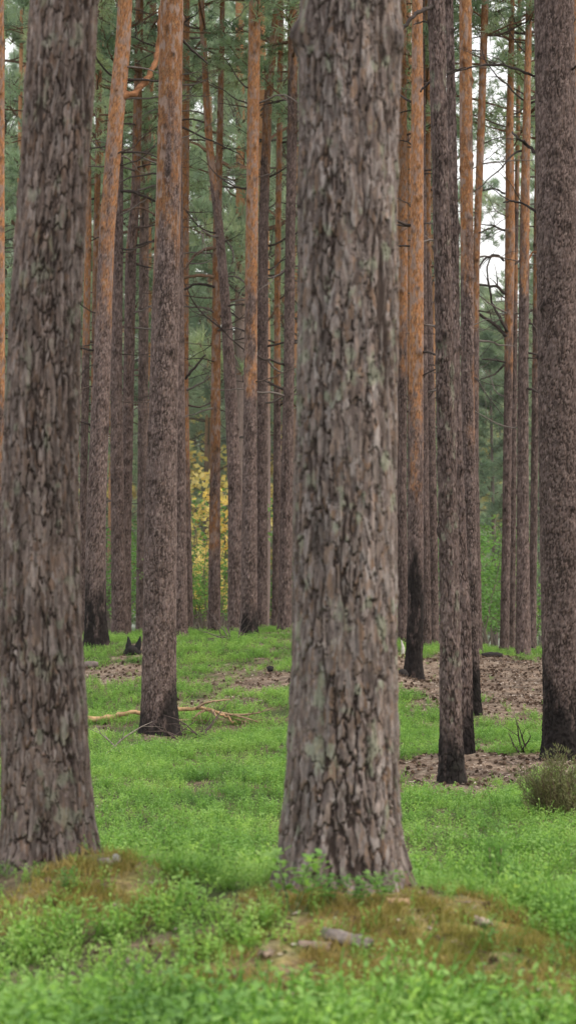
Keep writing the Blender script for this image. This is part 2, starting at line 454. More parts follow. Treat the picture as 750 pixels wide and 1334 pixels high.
# ------------------------------------------------------------------ crowns
def needle_tuft(mb_v, mb_f, mb_c, p, ax, L, n, w, rng, shade):
    b = ax.orthogonal().normalized(); e = ax.cross(b)
    for i in range(n):
        a = rng.uniform(0, 6.283); s = rng.uniform(.25, 1.0)
        dirn = (ax*rng.uniform(.25, 1) + (b*math.cos(a)+e*math.sin(a))*s).normalized()
        side = dirn.cross(Vector((rng.uniform(-1, 1), rng.uniform(-1, 1), rng.uniform(-1, 1)))).normalized()*w
        q = p + ax*rng.uniform(-.06, .06)
        k = len(mb_v); l = L*rng.uniform(.7, 1.15)
        mb_v += [tuple(q-side*.5), tuple(q+side*.5), tuple(q+dirn*l)]
        mb_f.append((k, k+1, k+2)); mb_c += [shade]*3
def crown_mesh(name, seed, z0, z1, rmax, nb, needle, tuft=1.0, lowbare=.25, shape=1.0):
    rng = random.Random(seed); wood = MB(); V, Fc, Cc = [], [], []
    for b in range(nb):
        t = (b + rng.random())/nb
        zb = z0 + (z1-z0)*t
        prof = (math.sin(min(1, (t+.12)*1.1)*math.pi)**.6 if shape == 1 else (1-t*.92))
        L = rmax*max(.18, prof)*rng.uniform(.55, 1.1)
        az = b*2.399 + rng.uniform(-.5, .5)
        v = Vector((math.cos(az), math.sin(az), rng.uniform(-.15, .35) + t*.5)); v.normalize()
        p = Vector((0, 0, zb)); pts = [p.copy()]
        n = 7
        for i in range(n):
            v = (v + Vector((rng.gauss(0, .12), rng.gauss(0, .12), rng.gauss(.02, .12)))).normalized()
            p = p + v*L/n; pts.append(p.copy())
        wood.tube(pts, [max(.004, .012*L*(1-i/(n+.5))) for i in range(n+1)], 4, 1, (.13, .075, .05))
        shade = rng.uniform(.7, 1.25); sc = (shade, shade, shade*rng.uniform(.9, 1.05))
        for i in range(2, n+1):
            for s in range(rng.randint(2, 4)):
                w = (v*.6 + Vector((rng.uniform(-1, 1), rng.uniform(-1, 1), rng.uniform(-.25, .55)))).normalized()
                l2 = L*rng.uniform(.14, .3)*(1.15-.5*i/n)
                q = pts[i]; qe = q + w*l2
                wood.tube([q, (q+qe)/2 + Vector((0, 0, .03)), qe], [.006, .005, .003], 3, 1, (.12, .08, .055))
                for k in range(rng.randint(2, 3)):
                    f = rng.uniform(.3, 1.05)
                    pp = q + w*l2*f + Vector((rng.gauss(0, .05), rng.gauss(0, .05), rng.gauss(0, .04)))
                    ax = (w + Vector((rng.gauss(0, .4), rng.gauss(0, .4), .45+rng.gauss(0, .3)))).normalized()
                    needle_tuft(V, Fc, Cc, pp, ax, .15*tuft, 12, .016*tuft, rng, sc)
    k = len(wood.v)
    wood.v += V; wood.f += [tuple(i+k for i in f) for f in Fc]; wood.m += [0]*len(Fc); wood.c += Cc
    return wood.mesh(name, [needle, M_WOOD], False)

CROWNS = [crown_mesh('crown', 100+i, 0, 7.0+i*.8, 2.3+.25*(i % 3), 34, M_NEEDLE) for i in range(3)]
CROWNS_FAR = [crown_mesh('crown', 200+i, 0, 9.0+i, 2.5+.3*(i % 3), 40, M_NEEDLE_HAZED, 1.35) for i in range(4)]
SPRUCE = [crown_mesh('crown', 300+i, 0, 7.5, 1.7, 46, M_NEEDLE_HAZED, 1.15, shape=2) for i in range(2)]

# ------------------------------------------------------------------ the individual pines
GREY = dict(pal=RIDGE, su=.030, sv=.055, amp=.013, zf=1.3)
def st(**k):
    s = dict(GREY); s.update(k); return s
# depth, [(row, column, width)...], style, label, branches wanted
PINES = [
 ('T1', 8.7, [(0,84,88),(200,72,87),(400,58,92),(600,51,97),(800,52,104),(950,56,112),(1060,61,117),(1110,64,124),(1138,65,142)],
  dict(su=.035, sv=.15, amp=.018, lichen=.35, mat=M_BARK_NEAR, pal=PLATE), 'thick grey-brown pine with deeply furrowed bark, pale stone at its foot'),
 ('T2', 8.2, [(0,457,130),(50,455,134),(95,455,130),(200,454,128),(400,453,130),(600,451,130),(800,449,135),(900,448,140),(1000,446,147),(1100,444,155),(1150,444,162),(1172,444,172)],
  dict(su=.040, sv=.16, amp=.019, lichen=.5, mat=M_BARK_NEAR, pal=np.array([[.185,.147,.138],[.275,.240,.232],[.178,.116,.084],[.222,.184,.174],[.118,.088,.080]]),
       knobs=[(math.pi+.25, 52, .045, .06), (-.5, 60, .022, .07)]), 'thickest pine in the centre, flaking grey bark plates, rising from a mossy mound'),
 ('T3', 16.5, [(0,720,51),(300,724,53),(600,729,55),(900,735,55),(970,736,59),(1003,737,68)],
  dict(su=.030, sv=.052, amp=.014, zf=1.4, pal=RIDGE*.95, char=885, tone=.95), 'dark scaly pine with blackened foot at the right edge, above the heather bush'),
 ('T4', 19.5, [(0,224,30),(170,221.5,31),(300,219,33),(500,214,37),(640,210,41),(800,208,43),(900,207,46),(945,208,50),(968,209,58)],
  dict(su=.030, sv=.062, amp=.012, zf=1.3, pal=RIDGE*.98, orange=250, ospan=230, char=915, char_side=-.6, obright=.72), 'brown pine with rusty upper trunk standing beside the fallen branch'),
 ('T5', 27.0, [(0,163,19),(60,160,20),(120,154,21),(300,140,20),(400,136,21),(500,133,23),(640,127,25),(700,125,26),(800,125,28),(838,126,33),(846,126,38)],
  st(orange=330, ospan=140, char=760, pal=RIDGE*1.15), 'leaning pine with orange upper trunk, an upswept side limb and charred foot'),
 ('T6', 31.0, [(0,156,9),(300,154.5,12),(500,152,15),(700,154,18),(828,157,22)], st(tone=.92), 'slim purple-grey pine just right of the leaning pine with the charred foot'),
 ('T7', 31.6, [(0,182,10),(250,177,12),(330,170.5,14),(500,168,14),(700,164,15),(828,163,17)], st(orange=200, ospan=200, obright=.7), 'dull brown pine touching the purple-grey pine at its foot'),
 ('T8', 36.0, [(0,200,9),(100,196,10),(250,188,12),(450,187,13),(640,186,13),(828,184,14)], st(orange=150, obright=.7), 'thin far pine seen just left of the brown pine beside the fallen branch'),
 ('T9', 30.0, [(0,228,12),(300,232,13),(500,233,15),(640,234,17),(832,235,20)], st(), 'grey pine half hidden behind the brown pine beside the fallen branch'),
 ('T10', 33.0, [(0,243,9),(350,241,10),(500,240,11),(640,242,12),(832,246,13)], st(orange=600, ospan=60), 'thin pine, red above and grey below, left of the sunlit golden leaves'),
 ('T11', 32.0, [(0,290,6),(60,289,7),(150,287,8),(300,283,11),(500,281,12),(640,280,14),(830,279,17)], st(orange=620, ospan=120, obright=.72), 'slender reddish pine standing in front of the sunlit golden leaves'),
 ('T12', 31.0, [(0,262,8),(80,267,8),(150,270,9),(200,274,10),(300,286,11),(400,294,13),(500,300,16),(640,306,18),(830,307,21)], st(orange=215, ospan=50, tone=1.12), 'curving pale grey pine right of the sunlit golden leaves'),
 ('T13', 29.0, [(0,332,15),(150,330,16),(300,328,16),(500,326,17),(640,325,19),(800,324,22),(832,324,25)], st(orange=440, ospan=130, char=800), 'straight pine with orange upper trunk and charred foot, right of the curving grey pine'),
 ('T14', 32.0, [(0,362,9),(50,356,10),(150,348,12),(300,343,13),(500,342,14),(830,341,15)], st(orange=170, ospan=120, obright=.8), 'thin grey pine close behind the straight orange-topped pine'),
 ('T15', 33.0, [(0,366,7),(400,361,8),(600,361,10),(830,359,11)], st(orange=500, ospan=80, obright=.9), 'very thin pine between the two grey pines left of the central trunk'),
 ('T16', 30.0, [(0,381,12),(150,381,13),(300,378,13),(500,376,14),(640,373,16),(800,371,18),(835,370,22)], st(orange=80, ospan=110, tone=.95), 'grey pine against the left side of the thick central trunk'),
 ('T17', 25.5, [(0,543,14),(150,543,16),(400,542,18),(640,541,20),(800,541,21),(860,539,23),(880,538,28),(892,538,34)],
  st(orange=560, ospan=110, char=715, obright=1.05), 'bright orange pine with long black charred foot on the dirt bank'),
 ('T18', 32.0, [(0,523,12),(340,524,13),(640,523,12),(842,525,14)], st(orange=430, ospan=90), 'orange-topped pine against the right side of the thick central trunk'),
 ('T19', 36.0, [(0,532,7),(300,533,7),(640,534,7),(838,535,8)], st(orange=560, ospan=100, obright=1.25), 'thin pine painted sunlit gold, squeezed between two orange pines'),  # raised obright puts sunlight into the bark colour
 ('T20', 33.0, [(0,556,10),(300,556,10),(500,559,12),(700,563,13),(842,565,14)], st(orange=330, ospan=120, obright=.85), 'slim pine between the charred orange pine and the dark grey pine'),
 ('T21', 31.0, [(0,549,8),(500,552,9),(650,553,10),(846,556,11)], st(), 'thin grey pine close behind the charred orange pine'),
 ('T22', 14.7, [(0,568,22),(150,571,21),(300,575,22),(500,579,24),(640,582,25),(820,585,26),(950,586,29),(1000,587,34),(1032,588,43)],
  dict(su=.030, sv=.07, amp=.013, zf=1.2, pal=RIDGE*.92, lichen=.35, char=955, tone=.95), 'dark grey rough-barked pine with blackened foot, nearest on the right half'),
 ('T23', 16.6, [(0,585,10),(150,588,12),(300,590,14),(500,592,14),(640,596,15),(820,604,17),(950,607,18),(998,608,23)],
  st(su=.028, sv=.07, char=880, char_side=0, pal=RIDGE*1.15), 'thin pinkish pine leaning out from behind the dark grey rough-barked pine'),
 ('T24', 21.0, [(0,606,16),(150,607,17),(300,608,17),(500,608.5,17),(640,611,16),(820,615,14),(900,618,13),(948,620,18)],
  st(orange=300, ospan=180, char=800, obright=.85), 'pine with patchy orange bark and black foot at the edge of the dirt bank'),
 ('T25', 30.0, [(0,631,9),(170,626,10),(340,620,9),(600,618,10),(848,622,11)], st(orange=400, ospan=120, obright=.8), 'thin pine leaning aside against the bright sky gap'),
 ('T26', 31.0, [(0,666,6),(170,663,10),(300,664,13),(500,662,11),(700,659,11),(848,656,12)], st(orange=420, ospan=120), 'orange pine with crooked dead branches below the sky gap'),
 ('T27', 34.0, [(0,676,5),(200,673,6),(340,671,6),(500,670,7),(848,666,9)], st(orange=300), 'thinnest pine next to the one with crooked dead branches'),
 ('T28', 30.0, [(0,688,8),(100,686,9),(250,683,12),(500,681,14),(700,681,16),(848,681,20)], st(orange=330, ospan=110), 'purple-grey pine with orange top, left of the dark scaly pine'),
 ('T29', 32.0, [(0,702,7),(300,698,8),(500,697,9),(848,693,10)], st(orange=400, obright=.8), 'thin pine touching the left side of the dark scaly pine'),
 ('T30', 24.0, [(0,748,14),(330,752,14),(880,748,16)], st(orange=420, ospan=80), 'orange pine mostly hidden behind the dark scaly pine'),
 ('T31', 26.0, [(0,2,7),(100,3,8),(600,3,9),(870,3,12)], st(orange=560, ospan=60, obright=1.15), 'orange pine painted sunlit at the very edge beyond the thick furrowed pine'),  # orange bark colour brightened to stand for sun falling on it
 ('T32', 33.0, [(0,118,7),(150,114,8),(300,115.5,9),(500,112,10),(700,108,10),(830,107,11)], st(orange=470, ospan=60), 'thin orange-topped pine between the thick furrowed pine and the leaning pine'),
 ('T33', 35.0, [(0,129,8),(200,128,8),(350,125,8),(830,120,9)], st(orange=500, obright=.75), 'slim dark orange pine crossing behind the leaning pine'),
]
ROOT = {}
for idx, (key, d, pts, sty, label) in enumerate(PINES):
    bx = xof(pts[-1][1], d); gz = tz(bx, d)
    pz = CZ - (pts[-1][0]-HY)/F*d
    t = thing('pine_tree', label, 'pine tree', (bx, d, min(gz, pz)), 'pines standing in the near part of the forest')
    ROOT[key] = (t, d, pts)
    if gz < pz - .05: pts = pts + [(HY + (CZ-gz)*F/d, pts[-1][1], pts[-1][2]*1.08)]
    ns, dz = (400, .0045) if d < 10 else (150, .011) if d < 22 else (72, .022)
    H = 15 + (idx*37 % 50)/10 + (3 if d > 20 else 0)
    if d > 12:
        kr = random.Random(idx*3+1); sty = dict(sty)
        sty['knobs'] = [(-math.pi/2 + kr.uniform(-1.5, 1.5), kr.uniform(-5, 700), kr.uniform(.008, .022), kr.uniform(.018, .04)) for _ in range(16)]
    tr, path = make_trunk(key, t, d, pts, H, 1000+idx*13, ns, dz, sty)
    # dead side branches for the pines on the bank
    rng = random.Random(idx*7+5)
    if d > 24 and key not in ('T31',):
        zs, xs, rs = path
        for b in range(rng.randint(8, 12)):
            py = rng.uniform(10, 560)**1.0
            zb = CZ - (py-HY)/F*d
            xb = float(np.interp(zb, zs, xs)); rb = float(np.interp(zb, zs, rs))
            az = rng.choice([0, math.pi]) + rng.uniform(-1.0, 1.0)
            dirn = Vector((math.cos(az), math.sin(az)*.8, rng.uniform(-.15, .3)))
            mb = MB(); pos = Vector((xb, d, zb)) + Vector((math.cos(az), math.sin(az), 0))*rb*.6
            L = rng.uniform(.35, 1.7)
            twig(mb, pos, dirn, L, rng.uniform(.010, .02), rng, 0, rng.choice([DARK, DARK, (.10, .075, .066), GREYW]), rng.uniform(-.05, .09))
            mb.v = [tuple(Vector(v)-t.location) for v in mb.v]
            mb.obj('branch', [M_WOOD], t)
        if key in ('T6', 'T8', 'T9', 'T13', 'T16', 'T20', 'T12', 'T33', 'T32', 'T29', 'T25', 'T15', 'T26', 'T28', 'T5'):
            zc = rng.uniform(8.0, 9.6) if key not in ('T26', 'T28', 'T25', 'T5') else rng.uniform(9.0, 9.8)
            c = link('crown', CROWNS[idx % 3], t)
            c.location = Vector((float(np.interp(zc, zs, xs)), d, zc)) - t.location
            c.rotation_euler.z = rng.uniform(0, 6.28)

def B(key, pts, w0, w1, col=DARK, twigs=2, ds=0.0, s=0):
    t, d, _ = ROOT[key]
    px_branch(t, d, pts, w0, w1, col, len(t.children)*31 + s, twigs, ds)
B('T5', [(158,128),(172,122),(188,108),(199,88),(206,62),(209,30),(212,-10)], 10, 6, OBR, 0, .4)
B('T3', [(698,100),(672,90),(640,84),(605,90),(580,98)], 4.2, 1.5, DARK, 5)
B('T3', [(700,200),(686,189),(674,180),(666,172)], 5, 2.5, DARK, 0)
B('T3', [(700,278),(682,266),(668,262),(655,264)], 4.5, 2, DARK, 2)
B('T3', [(728,112),(738,100),(747,88),(756,84)], 5, 2.5, DARK, 0, -.3)
B('T26', [(660,438),(646,424),(632,415),(617,404)], 5, 3.2, DARK, 0)
B('T26', [(660,432),(650,412),(641,398),(638,380),(634,352),(640,332)], 4.2, 2, DARK, 2)
B('T26', [(657,382),(648,374),(634,372),(617,370)], 4, 2.2, DARK, 2)
B('T26', [(656,340),(648,333),(636,334),(626,344),(617,366)], 3.6, 2, DARK, 2)
B('T26', [(658,472),(644,469),(628,468)], 3, 1.5, DARK, 1)
B('T26', [(656,474),(648,484),(638,490),(626,494)], 3, 1.5, DARK, 1)
B('T26', [(657,300),(640,294),(622,292)], 3, 1.3, DARK, 3)
B('T26', [(657,252),(642,246),(620,250)], 3, 1.3, DARK, 3)
B('T28', [(685,420),(694,424),(700,438),(703,452)], 3, 1.5, DARK, 1)
B('T28', [(684,505),(694,508),(706,514)], 4, 2, DARK, 0)
B('T28', [(684,345),(692,330),(699,328)], 3, 1.5, OBR, 0)
B('T11', [(283,322),(266,326),(252,334),(244,346),(237,353)], 5, 3, (.15, .10, .075), 0)
B('T11', [(280,360),(262,359),(248,360),(236,365)], 4.2, 3, (.19, .12, .085), 0)
B('T11', [(280,374),(262,370),(250,372),(237,379)], 4.2, 2.6, DARK, 1)
B('T11', [(279,407),(266,401),(250,400),(234,398)], 3.2, 1.8, (.12, .1, .09), 1)
B('T11', [(287,308),(297,316),(304,330),(303,342)], 3, 1.6, GREYW, 1)
B('T11', [(287,366),(297,360),(310,362),(321,370)], 3.4, 1.8, GREYW, 2)
B('T11', [(287,412),(300,407),(312,416)], 3, 1.5, DARK, 1)
B('T6', [(154,248),(172,250),(190,256),(203,263)], 4, 2.5, DARK, 1)
B('T6', [(154,276),(176,271),(190,273),(203,281)], 3.5, 2, (.14, .09, .07), 1)
B('T7', [(170,340),(184,346),(204,350)], 3, 1.6, DARK, 1)
B('T7', [(168,409),(186,404),(204,395)], 3, 1.6, GREYW, 1)
B('T22', [(566,6),(548,14),(534,26),(522,40)], 6, 4, DARK, 0, -.2)
B('T22', [(566,30),(552,28),(538,32)], 3, 1.4, DARK, 1)
B('T22', [(564,104),(556,110),(547,119)], 5, 2.5, DARK, 0)
B('T22', [(577,96),(590,92),(606,88)], 3, 1.6, DARK, 1)
B('T10', [(241,494),(254,478),(268,462)], 4, 2, DARK, 0)
B('T16', [(372,352),(360,360),(348,363)], 3.4, 2, GREYW, 1)
B('T14', [(350,470),(358,480),(372,488)], 3.0, 1.6, GREYW, 1)
B('T4', [(236,50),(252,66),(270,82)], 4, 2.5, DARK, 1, .4)

# ------------------------------------------------------------------ the forest behind: distant pines sharing a few meshes
def far_trunk(seed, H, r, orange_from):
    rng = random.Random(seed); n, ns = 90, 12
    zq = np.linspace(-.3, H, n); th = np.linspace(0, 2*math.pi, ns, endpoint=False)
    TH, ZZ = np.meshgrid(th, zq)
    lean = np.sin(zq*.22+seed)*.10
    RR = (r*(1-.72*np.clip(zq/H, 0, 1)))[:, None]*(1+.12*(vnoise(np.cos(TH)*2, np.sin(TH)*2, ZZ*3, seed)-.5))
    co = np.stack([lean[:, None]+RR*np.cos(TH), RR*np.sin(TH), ZZ], -1).reshape(-1, 3)
    o = sstep(orange_from-1.5, orange_from+1.5, ZZ + 2*(fbm(np.cos(TH), np.sin(TH), ZZ*1.3, seed+3, 3)-.5))
    c = lerp(np.array([.185, .14, .13])[None, None]*np.ones(ZZ.shape+(3,)), np.array([.42, .21, .105])[None, None], o)
    c = c*(.7+.6*fbm(np.cos(TH)*3, np.sin(TH)*3, ZZ*4, seed+8, 3))[..., None]
    me = grid_mesh('trunk', co, n, ns, True, c.reshape(-1, 3)); me.materials.append(M_BARK)
    return me
def dead_limbs(seed, z0, z1, n):
    rng = random.Random(seed); mb = MB()
    for i in range(n):
        zb = rng.uniform(z0, z1); az = rng.uniform(0, 6.28)
        twig(mb, Vector((0, 0, zb)), Vector((math.cos(az), math.sin(az), rng.uniform(-.2, .35))), rng.uniform(.7, 2.0), rng.uniform(.014, .026), rng, 0, (.10, .08, .072), rng.uniform(-.04, .08))
    return mb.mesh('dead_branches', [M_WOOD])
FT = [(far_trunk(50+i, 17+i*1.3, .095+.012*i, 2.5+1.6*i), 17+i*1.3) for i in range(4)]
DL = [dead_limbs(70+i, 3.0, 9.5, 26) for i in range(3)]
rng = random.Random(11)
FAR_LABEL = 'one of the distant pines with green crown in the soft forest behind the sharp trunks'
def far_pine(px, d, zc, hs, k, crown=True, sy=1.0):
    x_ = xof(px, d); gz = tz(x_, d)
    t = thing('pine_tree', FAR_LABEL, 'pine tree', (x_, d, gz), 'distant pines in the forest')
    me_, H = FT[k % 4]
    tr = link('trunk', me_, t); tr.scale = (hs, hs, hs); tr.rotation_euler.z = rng.uniform(0, 6.28)
    dl = link('dead_branches', DL[k % 3], t); dl.rotation_euler.z = rng.uniform(0, 6.28); dl.scale = (1, 1, hs*rng.uniform(.8, 1.1))
    if crown:
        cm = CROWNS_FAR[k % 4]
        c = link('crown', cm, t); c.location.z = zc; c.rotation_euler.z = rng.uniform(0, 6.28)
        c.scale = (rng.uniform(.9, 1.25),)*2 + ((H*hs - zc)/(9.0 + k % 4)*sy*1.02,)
    return t
taken = []
n_far = 0
for band, (d0, d1, cnt) in enumerate([(39, 50, 14), (50, 68, 26), (68, 95, 36), (95, 140, 40)]):
    for i in range(cnt):
        d = rng.uniform(d0, d1)
        px = -60 + (i + rng.random())/cnt*870
        hs = rng.uniform(.85, 1.25)
        gz = tz(xof(px, d), d)
        gap = 568 < px < 728
        k = rng.randint(0, 3)
        H = FT[k][1]*hs
        if gap:
            if d < 54: continue
            # the opening to the sky: only lower trees stand here
            top = CZ + (HY-rng.uniform(300, 360))/F*d - gz
            hs *= min(1, top/H*rng.uniform(.8, 1.02)); H = FT[k][1]*hs
        zc = H*rng.uniform(.14, .40)
        far_pine(px, d, zc, hs, k); n_far += 1

for px, d in [(8, 44), (-20, 52), (30, 60), (560, 46), (735, 44), (735, 62), (552, 66), (745, 56)]:
    far_pine(px, d, 6.0 + (px*7 % 3), 1.0, px % 4)

# young conifers with green to the ground between the trunks
SP = [(640, 46, .95), (652, 58, 1.1), (205, 52, 1.0), (255, 62, 1.1), (300, 66, 1.1), (120, 55, .9), (350, 60, 1.0), (400, 52, 1.0), (505, 56, 1.0), (560, 60, 1.0), (590, 50, .9), (700, 56, 1.0), (728, 64, 1.0), (20, 60, 1.1), (60, 52, 1.0), (160, 64, 1.0), (450, 62, 1.0), (615, 66, 1.0), (680, 70, 1.1), (330, 72, 1.2), (225, 74, 1.2), (535, 72, 1.2), (100, 74, 1.2)]
sap = [far_trunk(90, 7.4, .07, 20)]
for i, (px, d, s) in enumerate(SP):
    x_ = xof(px, d)
    t = thing('young_conifer', 'young conifer with layered boughs half hidden behind the trunks', 'conifer', (x_, d, tz(x_, d)), 'young conifers among the distant trunks')
    tr = link('trunk', sap[0], t); tr.scale = (s,)*3
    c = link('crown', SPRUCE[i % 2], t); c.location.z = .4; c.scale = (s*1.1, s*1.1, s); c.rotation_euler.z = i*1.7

# ------------------------------------------------------------------ broad-leaved understorey
def leaf_card(mb, p, n, up, L, W, mi, col):
    s = n.cross(up).normalized()
    vs = [p, p+up*L*.45+s*W*.5+n*L*.05, p+up*L, p+up*L*.45-s*W*.5+n*L*.05]
    mb.add(vs, [(0, 1, 2), (0, 2, 3)], mi, col)
def rv(rng, zl=-1, zh=1):
    return Vector((rng.uniform(-1, 1), rng.uniform(-1, 1), rng.uniform(zl, zh))).normalized()
def sapling_mesh(seed, H, W, nl, leaf, L):
    rng = random.Random(seed); st_ = MB(); lf = MB()
    for s in range(4):
        p = Vector((rng.gauss(0, .1*W), rng.gauss(0, .1*W), -.1)); v = Vector((rng.gauss(0, .16), rng.gauss(0, .16), 1)); pts = [p.copy()]
        for i in range(9):
            v = (v + Vector((rng.gauss(0, .1), rng.gauss(0, .1), 0))).normalized(); p = p + v*H*rng.uniform(.85, 1.05)/9; pts.append(p.copy())
        st_.tube(pts, [.022*(1-i/10.5) for i in range(10)], 5, 0, (.16, .13, .11))
        for b in range(14):
            i = rng.randint(2, 9); w = rv(rng, -.1, .7); l2 = W*rng.uniform(.2, .55)*(1.2-.08*i)
            e = pts[i] + w*l2
            st_.tube([pts[i], (pts[i]+e)/2+Vector((0, 0, .04)), e], [.008, .006, .003], 4, 0, (.14, .11, .09))
            sh = rng.uniform(.65, 1.2)
            for k in range(nl):
                q = pts[i] + w*l2*rng.uniform(.25, 1.1) + Vector((rng.gauss(0, .09), rng.gauss(0, .09), rng.gauss(0, .09)))
                leaf_card(lf, q, rv(rng, .1, 1), rv(rng, -.6, .5), L*rng.uniform(.7, 1.2), L*.7, 0, (sh, sh, sh))
    return st_.mesh('stems', [M_WOOD]), lf.mesh('leaves', [leaf], False)
SAPM = {('g', i): sapling_mesh(400+i, 2.6, 1.5, 22, M_BUSH, .085) for i in range(2)}
SAPM.update({('y', i): sapling_mesh(420+i, 4.6, 2.2, 11, M_SUNLIT_GOLD, .19) for i in range(2)})
def sapling(px, d, kind, i, s, label, cat='sapling', grp=None):
    x_ = xof(px, d)
    t = thing('leafy_sapling', label, cat, (x_, d, tz(x_, d)), grp)
    a, b = SAPM[(kind, i % 2)]
    for n_, m_ in (('stems', a), ('leaves', b)):
        o = link(n_, m_, t); o.scale = (s,)*3; o.rotation_euler.z = px
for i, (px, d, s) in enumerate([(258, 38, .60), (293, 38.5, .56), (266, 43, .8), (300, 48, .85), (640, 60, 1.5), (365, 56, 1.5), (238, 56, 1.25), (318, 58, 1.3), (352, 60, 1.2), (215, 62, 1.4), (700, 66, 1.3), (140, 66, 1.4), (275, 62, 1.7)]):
    sapling(px, d, 'y', i, s, 'sapling with leaves painted sunlit gold between the distant trunks', grp='saplings painted sunlit gold behind the trunks')
for i, (px, d, s) in enumerate([(268, 36, .55), (276, 40, 1.15), (292, 36.5, .5), (249, 36, .6), (200, 40, .8), (216, 38, .7), (632, 38, .85), (645, 40, 1.0), (622, 42, .9), (668, 41, .8), (138, 42, .9), (255, 43, 1.1), (298, 44, 1.0), (515, 40, .7), (575, 42, .8), (700, 40, .8), (350, 44, .8), (655, 46, 1.2), (630, 50, 1.3), (145, 50, 1.2), (205, 48, 1.2)]):
    sapling(px, d, 'g', i, s, 'leafy green sapling growing behind the crest of the bank', grp='green saplings behind the bank')

# ------------------------------------------------------------------ ground cover (bilberry carpet, litter, moss): scattered copies
def oval(mb, p, d, n, L, W, col, mi=0):
    s = d.cross(n).normalized()
    vs = [p, p+d*L*.35+s*W*.5+n*L*.06, p+d*L*.75+s*W*.36+n*L*.05, p+d*L, p+d*L*.75-s*W*.36+n*L*.05, p+d*L*.35-s*W*.5+n*L*.06]
    mb.add(vs, [(0, 1, 2, 3), (0, 3, 4, 5)], mi, col)
def bilberry(seed, spindly=False):
    rng = random.Random(seed); mb = MB()
    for s in range(rng.randint(4, 6)):
        p = Vector((rng.gauss(0, .035), rng.gauss(0, .035), -.03)); v = Vector((rng.gauss(0, .3), rng.gauss(0, .3), 1)).normalized()
        H = rng.uniform(.11, .22)*(1.25 if spindly else 1); n = 6; pts = [p.copy()]
        for i in range(n):
            v = (v + Vector((rng.gauss(0, .18), rng.gauss(0, .18), .05))).normalized(); p = p + v*H/n; pts.append(p.copy())
        mb.tube(pts, [.0022]*(n+1), 3, 0, (.75, .8, .6))
        for i in range(2, n+1):
            for k in range(rng.randint(0, 2) if spindly else rng.randint(2, 4)):
                a = rng.uniform(0, 6.28); dd = Vector((math.cos(a), math.sin(a), rng.uniform(-.1, .8) + (.8 if spindly else 0))).normalized()
                nn = (Vector((0, 0, 1)) + rv(rng)*.55).normalized()
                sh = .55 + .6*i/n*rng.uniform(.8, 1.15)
                if k % 2: # short side twig
                    q = pts[i] + dd*rng.uniform(.01, .045)
                else: q = pts[i]
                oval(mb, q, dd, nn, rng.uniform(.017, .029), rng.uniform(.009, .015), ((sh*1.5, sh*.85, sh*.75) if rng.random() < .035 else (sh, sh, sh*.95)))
    return mb.mesh('bilberry', [M_BILB], False)
def moss_tuft(seed):
    rng = random.Random(seed); mb = MB()
    for i in range(26):
        p = Vector((rng.gauss(0, .03), rng.gauss(0, .03), -.01)); d = Vector((rng.gauss(0, .5), rng.gauss(0, .5), 1)).normalized()
        s = d.orthogonal().normalized()*.003; L = rng.uniform(.025, .06); sh = rng.uniform(.5, 1.3)
        mb.add([p-s, p+s, p+d*L], [(0, 1, 2)], 0, (sh, sh, sh*.9))
    return mb.mesh('moss_tuft', [M_MOSS], False)
def chip(seed):
    rng = random.Random(seed); mb = MB()
    kind = seed % 4
    sh = rng.uniform(.6, 1.3)
    if kind == 0:      # pine cone: scaly egg
        for r_ in range(5):
            for k in range(6):
                a = (k + .5*(r_ % 2))/6*6.283; rr = .016*math.sin((r_+1)/6*3.14); zz = r_*.009
                p = Vector((math.cos(a)*rr*.5, math.sin(a)*rr*.5, zz)); d = Vector((math.cos(a), math.sin(a), .8)).normalized()
                oval(mb, p, d, Vector((0, 0, 1)), .018, .014, (.45*sh, .38*sh, .33*sh))
        for i, v in enumerate(mb.v): mb.v[i] = (v[2]-.02, v[1], v[0]+.012)
    elif kind == 1:    # twig
        twig(mb, Vector((-.07, 0, .012)), Vector((1, 0, .05)), rng.uniform(.12, .25), .004, rng, 1, (.7*sh, .62*sh, .55*sh))
    else:              # bark flake
        pts = []
        n = 7
        for k in range(n):
            a = k/n*6.283; r_ = rng.uniform(.6, 1.1)
            pts.append(Vector((math.cos(a)*.026*r_, math.sin(a)*.014*r_, rng.uniform(.002, .012))))
        c = Vector((0, 0, .014)); mb.add([c]+pts, [(0, k+1, (k+1) % n+1) for k in range(n)], 0, (sh, sh, sh))
    return mb.mesh('litter_bit', [M_CHIP], False)

